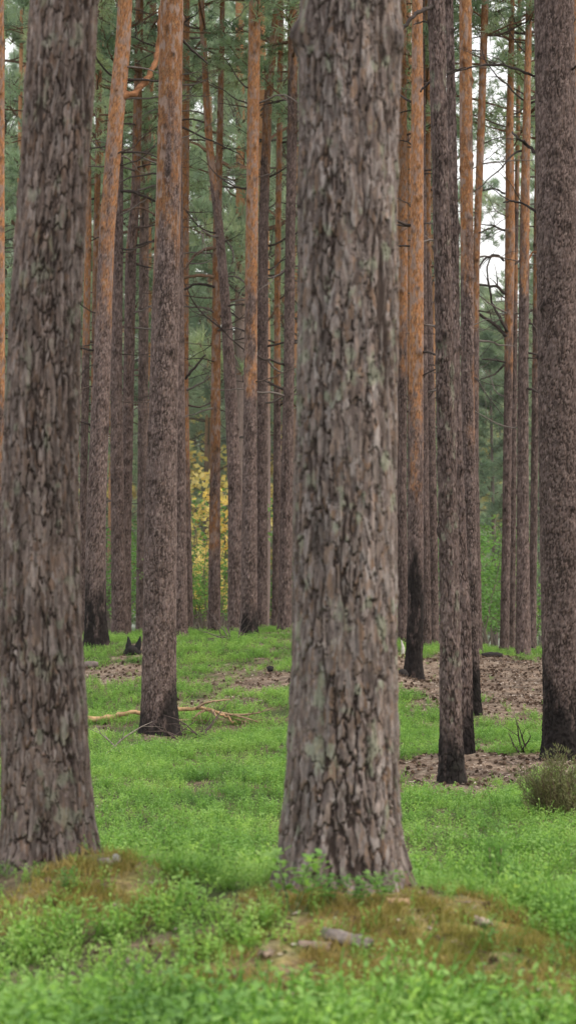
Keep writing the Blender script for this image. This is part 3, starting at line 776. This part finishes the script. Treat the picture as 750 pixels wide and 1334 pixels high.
def scatter(name, label, pts, rot, scl, meshes):
    """one object: a point cloud whose points carry instanced copies through geometry nodes"""
    me = bpy.data.meshes.new(name)
    me.vertices.add(len(pts)); me.vertices.foreach_set('co', pts.astype(np.float32).ravel())
    a = me.attributes.new('rot', 'FLOAT_VECTOR', 'POINT'); a.data.foreach_set('vector', rot.astype(np.float32).ravel())
    a = me.attributes.new('scl', 'FLOAT', 'POINT'); a.data.foreach_set('value', scl.astype(np.float32))
    o = link(name, me); tag(o, label, None, None, 'stuff')
    coll = bpy.data.collections.new(name + '_sources')
    for i, m in enumerate(meshes): coll.objects.link(bpy.data.objects.new(name + '_piece', m))
    ng = bpy.data.node_groups.new(name + '_scatter', 'GeometryNodeTree')
    ng.interface.new_socket('Geometry', in_out='INPUT', socket_type='NodeSocketGeometry')
    ng.interface.new_socket('Geometry', in_out='OUTPUT', socket_type='NodeSocketGeometry')
    gi, go = ng.nodes.new('NodeGroupInput'), ng.nodes.new('NodeGroupOutput')
    ci = ng.nodes.new('GeometryNodeCollectionInfo'); ci.inputs['Collection'].default_value = coll
    ci.inputs['Separate Children'].default_value = True; ci.inputs['Reset Children'].default_value = True
    ip = ng.nodes.new('GeometryNodeInstanceOnPoints'); ip.inputs['Pick Instance'].default_value = True
    ra = ng.nodes.new('GeometryNodeInputNamedAttribute'); ra.data_type = 'FLOAT_VECTOR'; ra.inputs[0].default_value = 'rot'
    sa = ng.nodes.new('GeometryNodeInputNamedAttribute'); sa.data_type = 'FLOAT'; sa.inputs[0].default_value = 'scl'
    L = ng.links.new
    L(gi.outputs[0], ip.inputs['Points']); L(ci.outputs[0], ip.inputs['Instance'])
    L(ra.outputs[0], ip.inputs['Rotation']); L(sa.outputs[0], ip.inputs['Scale']); L(ip.outputs[0], go.inputs[0])
    md = o.modifiers.new('scatter', 'NODES'); md.node_group = ng
    return o
nr = np.random.default_rng(5)
def candidates(y0, y1, dens, wide=1.35, extra=.7):
    hw = .1442*y1*wide + extra
    n = int(2*hw*(y1-y0)*dens)
    x = nr.uniform(-hw, hw, n); y = nr.uniform(y0, y1, n)
    k = np.abs(x) < .1442*y*wide + extra
    return x[k], y[k]
TR = np.array([[xof(p[-1][1], d), d, p[-2][2]/2/F*d*1.15] for _, d, p, _, _ in PINES])
def clear_of_trunks(x, y, pad=.02):
    k = np.ones(len(x), bool)
    for tx, ty, r in TR: k &= (x-tx)**2 + (y-ty)**2 > (r+pad)**2
    return k
XS, YS = [], []
for (y0, y1, dn) in [(5.2, 9, 300), (9, 14, 250), (14, 20, 230), (20, 26, 190), (26, 34, 150)]:
    a, b = candidates(y0, y1, dn); XS.append(a); YS.append(b)
x, y = np.concatenate(XS), np.concatenate(YS)
lit, mos = masks(x, y)
patch = fbm(x*1.6, y*1.6, x*0, 91, 4)
keep = (nr.random(len(x)) < (1-.985*np.clip(lit*1.1, 0, 1))*(1-.83*mos)*np.clip(.12+patch*1.65, .25, 1)*(1-.8*sstep(.60, .72, fbm(x*4.5, y*4.5, x*0, 93, 3)))) & clear_of_trunks(x, y)
x, y, patch = x[keep], y[keep], patch[keep]
pts = np.stack([x, y, terrain(x, y) - .005], 1)
rot = np.stack([nr.normal(0, .12, len(x)), nr.normal(0, .12, len(x)), nr.uniform(0, 6.28, len(x))], 1)
edge_l, edge_m = masks(x, y)
foot = np.ones(len(x))
for tx, ty, r in TR: foot = np.minimum(foot, .45 + .55*sstep(r, r+.55, np.hypot(x-tx, y-ty)))
scl = nr.uniform(.5, 1.15, len(x))*np.where(y < 6.75, 1.35, np.where(y < 7.3, .9, 1.0))*np.where(y > 11, .64, np.where(y > 8.6, .8, 1.0))*foot*(.72+.55*patch)*(1-.35*np.clip(edge_l+edge_m, 0, 1))
scatter('bilberry_carpet', 'low green bilberry plants carpeting the forest floor', pts, rot, scl, [bilberry(500+i) for i in range(7)] + [bilberry(520+i, True) for i in range(3)])
print('bilberry', len(x))
XS, YS = [], []
for (y0, y1, dn) in [(5.2, 10, 260), (10, 20, 420), (20, 31, 420)]:
    a, b = candidates(y0, y1, dn); XS.append(a); YS.append(b)
x, y = np.concatenate(XS), np.concatenate(YS); lit, mos = masks(x, y)
keep = (nr.random(len(x)) < np.clip(lit + .75*mos, .02, 1)) & clear_of_trunks(x, y, 0)
x, y = x[keep], y[keep]
scatter('forest_litter', 'bark flakes, cones and twigs littering the bare soil', np.stack([x, y, terrain(x, y)+.004], 1),
        np.stack([nr.normal(0, .25, len(x)), nr.normal(0, .25, len(x)), nr.uniform(0, 6.28, len(x))], 1), nr.uniform(.2, .8, len(x)), [chip(600+i) for i in range(12)])
print('litter', len(x))
x, y = candidates(5.8, 10, 1600); lit, mos = masks(x, y)
keep = (nr.random(len(x)) < mos*.9*sstep(.38, .6, fbm(x*10, y*10, x*0, 47, 3))) & clear_of_trunks(x, y, -.02); x, y = x[keep], y[keep]
scatter('moss_carpet', 'olive and rust coloured moss on the mounds at the tree feet', np.stack([x, y, terrain(x, y)+.004], 1),
        np.stack([nr.normal(0, .2, len(x)), nr.normal(0, .2, len(x)), nr.uniform(0, 6.28, len(x))], 1), nr.uniform(.6, 1.3, len(x)), [moss_tuft(700+i) for i in range(5)])
print('moss', len(x))

# ------------------------------------------------------------------ single things lying or growing on the ground
def gpt(px, d, up=0.0):
    x_ = xof(px, d); return Vector((x_, d, tz(x_, d) + up))
def on(o, loc):
    o.location = loc; return o
def rebase(mb, loc):
    mb.v = [tuple(Vector(v)-loc) for v in mb.v]
# fallen branch behind the rusty-topped pine
t = thing('fallen_branch', 'long tan fallen branch lying behind the brown pine with the rusty top', 'branch', gpt(200, 20.4))
def fb(px, py, d=20.4): return at(px, py-3, d)
TAN = (.46, .30, .17)
P = bez([fb(108,942,20.2), fb(140,938), fb(165,932), fb(195,930), fb(232,927), fb(262,926), fb(284,931), fb(300,941), fb(312,948,20.5)], 5)
rng = random.Random(9); P = [p + Vector((0, rng.gauss(0, .01), rng.gauss(0, .007))) for p in P]
mb = MB(); mb.tube(P, [(3.9-2.6*i/(len(P)-1))/F*20.4*rng.uniform(.75, 1.25) for i in range(len(P))], 8, 0, TAN); mb.c = [tuple(np.array(c_)*rng.uniform(.45, 1.25)) for c_ in mb.c]; rebase(mb, t.location); mb.obj('stem', [M_WOOD], t)
rng = random.Random(3)
for pl in ([(126,941),(142,944),(160,948)], [(284,931),(305,935),(325,940),(346,947)], [(270,927),(258,933),(250,944)], [(292,934),(318,934),(340,931)], [(232,942),(255,941),(280,943)], [(276,928),(282,938),(280,946)], [(297,938),(315,942),(332,948)], [(255,926),(270,918),(300,914)]):
    P = bez([fb(a, b, 20.4+rng.uniform(-.15, .15)) for a, b in pl], 4)
    mb = MB(); mb.tube(P, [(2.0-1.3*i/(len(P)-1))/F*20.4 for i in range(len(P))], 6, 0, (.33, .23, .15))
    for k in range(8):
        q = P[rng.randint(2, len(P)-1)]; twig(mb, q, rv(rng, -.5, .5)+Vector((.5, 0, 0)), rng.uniform(.1, .28), .004, rng, 1, (.28, .20, .14))
    rebase(mb, t.location); mb.obj('twig', [M_WOOD], t)
# charred stump with two horns
def lumpy(name, pts, rad, mat, col, seed, sides=14, parent=None, rough=.25, flat=1.0):
    P = bez(pts, 6); n = len(P); v = []
    mb = MB()
    rr = list(np.interp(np.linspace(0, 1, n), np.linspace(0, 1, len(rad)), rad))
    mb.tube(P, rr, sides, 0, col)
    a = np.array(mb.v); cen = np.repeat(np.array([tuple(p) for p in P]), sides, 0)
    nz = fbm(a[:, 0]*18, a[:, 1]*18, a[:, 2]*18, seed, 3)
    a = cen + (a-cen)*(1 + rough*2*(nz-.5))[:, None]
    mb.v = [tuple(q) for q in a]; mb.c = [tuple(np.array(col)*(.5+nz[i])) for i in range(len(a))]
    if parent is not None: rebase(mb, Vector(parent.location))
    return mb.obj(name, [mat], parent)
t = thing('charred_stump', 'small black charred stump with two pointed horns on the bank', 'stump', gpt(172, 26.0))
b0 = gpt(172, 26.0)
def sp(px, py): return at(px, py-4, 26.0)
lumpy('base', [b0+Vector((-.09, 0, -.05)), sp(170,851), sp(176,853), sp(184,856)], [.05, .07, .075, .04], M_WOOD, (.03, .026, .026), 3, parent=t)
lumpy('horn', [sp(168,854), sp(168,842), sp(167,833)], [.055, .035, .008], M_WOOD, (.022, .02, .021), 4, parent=t)
lumpy('horn', [sp(176,856), sp(180,846), sp(183,833)], [.06, .045, .008], M_WOOD, (.016, .015, .016), 5, parent=t)
# logs and scraps
def log(label, px0, px1, d, r, col, seed, d2=None, nm='log'):
    a, b = gpt(px0, d, r*.7), gpt(px1, d2 or d, r*.7); m_ = (a+b)/2 + Vector((0, 0, r*.25))
    t = lumpy(nm, [a-a, m_-a, b-a], [r*.8, r, r*.7], M_WOOD, col, seed, 12); t.location = a
    return tag(t, label, 'log')
log('grey weathered log lying on the bank beside the leaning pine', 107, 128, 25.2, .05, (.17, .14, .13), 8)
log('short black log lying at the top edge of the dirt bank', 627, 654, 28.3, .045, (.035, .03, .03), 9)
log('dark rotten branch piece beside the foot of the charred orange pine', 519, 530, 25.2, .06, (.03, .026, .025), 10)
log('thin brown stick lying across the dirt bank', 640, 690, 27.4, .012, (.10, .075, .065), 12, 27.0, 'stick')
log('bent dark root scrap on the bare patch left of the central trunk', 348, 356, 24.2, .04, (.028, .024, .024), 13, None, 'root_scrap')
log('dark stick lying on the grass below the brown pine', 262, 300, 18.2, .016, (.10, .075, .062), 14, 17.9, 'stick')
# white birch scrap by the central trunk
t = lumpy('birch_scrap', [Vector((0, 0, -.03)), Vector((.012, 0, .08)), Vector((-.015, 0, .2))], [.022, .024, .006], M_WOOD, (.42, .40, .36), 15)
on(t, gpt(523.5, 27.2)); tag(t, 'white scrap of birch standing on the dirt bank beside the central trunk', 'wood scrap')
# stones
def stone(label, px, d, r, col, seed, squash=(1, .8, .75), nm='stone', up=.0):
    n, ns = 22, 32
    ph = np.linspace(-math.pi/2, math.pi/2, n); th = np.linspace(0, 2*math.pi, ns, endpoint=False)
    T, Pp = np.meshgrid(th, ph)
    dx, dy, dz = np.cos(T)*np.cos(Pp), np.sin(T)*np.cos(Pp), np.sin(Pp)
    rr = r*(.75+.5*fbm(dx*1.6+seed, dy*1.6, dz*1.6, seed, 4) + .08*fbm(dx*7, dy*7, dz*7, seed+1, 3))
    co = np.stack([dx*rr*squash[0], dy*rr*squash[1], dz*rr*squash[2]], -1).reshape(-1, 3)
    c = np.array(col)[None, :]*(.55+.9*fbm(dx*4, dy*4, dz*4, seed+2, 4).reshape(-1, 1))
    me = grid_mesh(nm, co, n, ns, True, c)
    o = link(nm, me, None, [M_WOOD]); o.location = gpt(px, d, r*.25+up); return tag(o, label, nm.replace('_', ' '))
stone('pale grey stone on the mossy mound at the foot of the furrowed pine', 151, 8.45, .028, (.30, .29, .265), 21, (.75, .7, 1.1))
stone('darker brown stone under the pale stone by the furrowed pine', 136, 8.42, .030, (.20, .165, .145), 22, (1.2, .9, .8))
def bark_piece(label, px, d, L, W, rz, col, seed):
    n, ns = 26, 12
    u = np.linspace(-.5, .5, n); v = np.linspace(-.5, .5, ns); V_, U_ = np.meshgrid(v, u)
    zz = .45*W*(1-(2*V_)**2) + .02*(fbm(U_*12, V_*12, U_*0, seed, 3)-.5) + .015
    wid = W*(1-.5*np.abs(U_*2)**3*(.5+fbm(U_*5, U_*0, U_*0, seed+4, 2)))
    co = np.stack([U_*L, V_*wid, zz], -1).reshape(-1, 3)
    c = np.array(col)[None, :]*(.4+1.2*fbm(U_*5, V_*20, U_*0, seed+2, 4).reshape(-1, 1))
    me = grid_mesh('bark_piece', co, n, ns, False, c)
    o = link('bark_piece', me, None, [M_WOOD]); o.location = gpt(px, d, -.005); o.rotation_euler = (.12, .1, rz)
    so = o.modifiers.new('thickness', 'SOLIDIFY'); so.thickness = .008
    return tag(o, label, 'bark piece')
bark_piece('large grey slab of fallen bark on the moss below the central trunk', 452, 7.42, .22, .06, -.65, (.22, .185, .17), 31)
bark_piece('small pale strip of bark left of the large bark slab', 408, 7.38, .12, .035, .2, (.24, .18, .15), 32)
bark_piece('tan bark curl high on the mound close under the central trunk', 515, 7.75, .11, .03, .6, (.32, .22, .13), 33)
bark_piece('light bark sliver on the moss to the right of the central trunk', 628, 7.72, .09, .03, -.9, (.36, .29, .23), 34)
bark_piece('rusty bark flake in the low plants left of the large slab', 345, 7.35, .08, .03, 1.2, (.26, .20, .16), 35)
# dead brush on the crest
def brush(label, px, d, n, L, col, seed, spread=.8, nm='dead_brush'):
    t = thing(nm, label, 'brushwood', gpt(px, d)); rng = random.Random(seed)
    mb = MB()
    for k in range(n):
        p = Vector((rng.gauss(0, .12), rng.gauss(0, .1), 0)); twig(mb, p, Vector((rng.uniform(-1, 1)*spread, rng.uniform(-.6, .6), rng.uniform(.1, .8))), L*rng.uniform(.6, 1.2), .011, rng, 0, col)
    mb.obj('twigs', [M_WOOD], t); return t
brush('grey dead brushwood on the crest below the reddish pine', 300, 27.6, 7, .55, (.12, .095, .09), 41)
brush('thin dead twigs at the foot of the dark scaly pine', 690, 17.3, 6, .32, (.07, .055, .05), 42)
brush('dark fine twigs lying at the foot of the brown pine with the rusty top', 244, 19.0, 7, .45, (.10, .075, .07), 43, 1.3)
brush('fine bleached twigs in the plants in front of the brown pine', 150, 17.2, 4, .5, (.24, .2, .18), 44, 1.4)
# heather bush at the right edge
t = thing('heather_bush', 'brownish olive heather bush at the right edge before the dark scaly pine', 'bush', gpt(720, 12.7))
rng = random.Random(61); stm, lfm = MB(), MB()
for k in range(130):
    a = rng.uniform(0, 6.28); p = Vector((rng.gauss(0, .05), rng.gauss(0, .05), -.02)); v = Vector((math.cos(a)*rng.uniform(.1, 1.0), math.sin(a)*rng.uniform(.1, .9), rng.uniform(.5, 1.1))).normalized()
    L = rng.uniform(.12, .46); pts = [p.copy()]
    for i in range(8):
        v = (v + Vector((rng.gauss(0, .12), rng.gauss(0, .12), .05))).normalized(); p = p + v*L/8; pts.append(p.copy())
    stm.tube(pts, [.004*(1-.09*i) for i in range(9)], 4, 0, (.13, .085, .065))
    sh = rng.uniform(.6, 1.3)
    for i in range(2, 9):
        for j in range(9):
            oval(lfm, pts[i] + rv(rng)*.02, (v + rv(rng)*.8).normalized(), rv(rng), rng.uniform(.018, .04), .006, (sh, sh*rng.uniform(.9, 1.05), sh*.9))
stm.obj('stems', [M_WOOD], t); lfm.obj('foliage', [M_HEATH], t, False)
# small upright sprigs and seedlings that stand out of the carpet
def sprig_mesh(kind, seed):
    rng = random.Random(seed); a, b = MB(), MB()
    if kind == 'pine':
        for s in range(3):
            p = Vector((rng.gauss(0, .02), rng.gauss(0, .02), -.02)); v = Vector((rng.gauss(0, .15), rng.gauss(0, .15), 1)).normalized()
            for i in range(9):
                q = p + v*.032; a.tube([p, q], .003, 4, 0, (.2, .16, .1)); p = q
                for k in range(16):
                    dd = (rv(rng)*1.0 + v*.8).normalized(); oval(b, p, dd, rv(rng), rng.uniform(.03, .055), .004, (rng.uniform(.6, 1.1),)*3)
    else:
        for s in range(5):
            p = Vector((rng.gauss(0, .03), rng.gauss(0, .03), -.02)); v = Vector((rng.gauss(0, .3), rng.gauss(0, .3), 1)).normalized()
            for i in range(7):
                v = (v + rv(rng)*.15).normalized()
                q = p + v*.034; a.tube([p, q], .0026, 4, 0, (.14, .2, .08)); p = q
                if i > 1:
                    for k in range(5):
                        aa = rng.uniform(0, 6.28); dd = Vector((math.cos(aa), math.sin(aa), rng.uniform(0, .7))).normalized()
                        oval(b, p + dd*rng.uniform(0, .03), dd, (Vector((0, 0, 1))+rv(rng)*.5).normalized(), rng.uniform(.028, .048), rng.uniform(.018, .026), (rng.uniform(.75, 1.2),)*3)
    return a.mesh('stems', [M_WOOD]), b.mesh('leaves', [M_BUSH], False)
SPR = {k: sprig_mesh(k, 800+i) for i, k in enumerate(('pine', 'leaf'))}
for i, (k, px, d, s, label) in enumerate([
    ('pine', 645, 8.5, 1.0, 'feathery conifer seedling in the plants right of the central trunk'),
    ('pine', 236, 9.6, .6, 'small dark seedling right of the pale stone'),
    ('pine', 278, 9.9, .7, 'taller thin seedling between the furrowed pine and the central trunk'),
    ('leaf', 381, 7.75, 1.05, 'large leafy bilberry sprig against the left foot of the central trunk'),
    ('leaf', 424, 7.75, .6, 'small leafy sprig before the middle of the central trunk foot'),
    ('leaf', 468, 7.72, .55, 'small bright sprig right of the middle of the central trunk foot'),
    ('leaf', 507, 7.75, .6, 'leafy sprig at the right foot of the central trunk'),
    ('leaf', 90, 8.2, .5, 'small sprig before the foot of the furrowed pine')]):
    t = thing('seedling' if k == 'pine' else 'bilberry_sprig', label, 'plant', gpt(px, d))
    for n_, m_ in zip(('stems', 'leaves'), SPR[k]):
        o = link(n_, m_, t); o.scale = (s,)*3; o.rotation_euler.z = i*1.3

# ------------------------------------------------------------------ thin mist hanging between the distant trees
mb = MB()
hx, hy0, hy1, hz0, hz1 = 70, 34.0, 230.0, -8.0, 34.0
vs = [(-hx*.35, hy0, hz0), (hx*.35, hy0, hz0), (hx, hy1, hz0), (-hx, hy1, hz0), (-hx*.35, hy0, hz1), (hx*.35, hy0, hz1), (hx, hy1, hz1), (-hx, hy1, hz1)]
mb.add(vs, [(0, 3, 2, 1), (4, 5, 6, 7), (0, 1, 5, 4), (1, 2, 6, 5), (2, 3, 7, 6), (3, 0, 4, 7)])
m_h, nt, out = nodes('mist')
vp = N(nt, 'ShaderNodeVolumeScatter', Density=.0034, Anisotropy=.2); vp.inputs['Color'].default_value = (.93, .97, .95, 1)
nt.links.new(vp.outputs[0], out.inputs['Volume'])
hz = mb.obj('mist', [m_h], None, False); tag(hz, 'thin pale mist hanging between the distant trees', None, None, 'stuff')

# ------------------------------------------------------------------ camera, light, sky
cam = bpy.data.cameras.new('camera'); co = bpy.data.objects.new('camera', cam); COL.objects.link(co)
co.location = (0, 0, CZ); co.rotation_euler = (R(90), 0, 0)
cam.sensor_fit = 'VERTICAL'; cam.sensor_height = 36.0; cam.sensor_width = 24.0
cam.lens = F/1334*36.0
cam.shift_y = (HY-667)/1334
cam.clip_start = .1; cam.clip_end = 3000
cam.dof.use_dof = True; cam.dof.focus_distance = 18.5; cam.dof.aperture_fstop = 3.5
SC.camera = co
SUN_EL, SUN_AZ = 40.0, 108.0   # from the right, slightly behind the camera; azimuth measured from the view direction towards the right
sun = bpy.data.lights.new('sun', 'SUN'); so = bpy.data.objects.new('sun', sun); COL.objects.link(so)
sun.energy = 1.7; sun.angle = R(10); sun.color = (1.0, .89, .74)
dv = Vector((math.sin(R(SUN_AZ))*math.cos(R(SUN_EL)), math.cos(R(SUN_AZ))*math.cos(R(SUN_EL)), math.sin(R(SUN_EL))))
so.rotation_euler = (-dv).to_track_quat('-Z', 'Y').to_euler(); so.location = dv*60
w = bpy.data.worlds.new('World'); SC.world = w; w.use_nodes = True
nt = w.node_tree; nt.nodes.clear()
sky = nt.nodes.new('ShaderNodeTexSky'); sky.sky_type = 'NISHITA'; sky.sun_disc = False
sky.sun_elevation = R(SUN_EL); sky.sun_rotation = R(SUN_AZ); sky.dust_density = 4; sky.air_density = 1.2
mx = nt.nodes.new('ShaderNodeMix'); mx.data_type = 'RGBA'; mx.inputs[0].default_value = .8
mx.inputs[7].default_value = (9.0, 8.9, 8.8, 1)
bg = nt.nodes.new('ShaderNodeBackground'); bg.inputs[1].default_value = .21
out = nt.nodes.new('ShaderNodeOutputWorld')
nt.links.new(sky.outputs[0], mx.inputs[6]); nt.links.new(mx.outputs[2], bg.inputs[0]); nt.links.new(bg.outputs[0], out.inputs[0])
SC.view_settings.view_transform = 'Standard'; SC.view_settings.look = 'None'; SC.view_settings.exposure = 0
SC.render.engine = 'CYCLES'
SC.cycles.max_bounces = 8; SC.cycles.transparent_max_bounces = 8
SC.cycles.use_denoising = True
SC.cycles.volume_bounces = 1
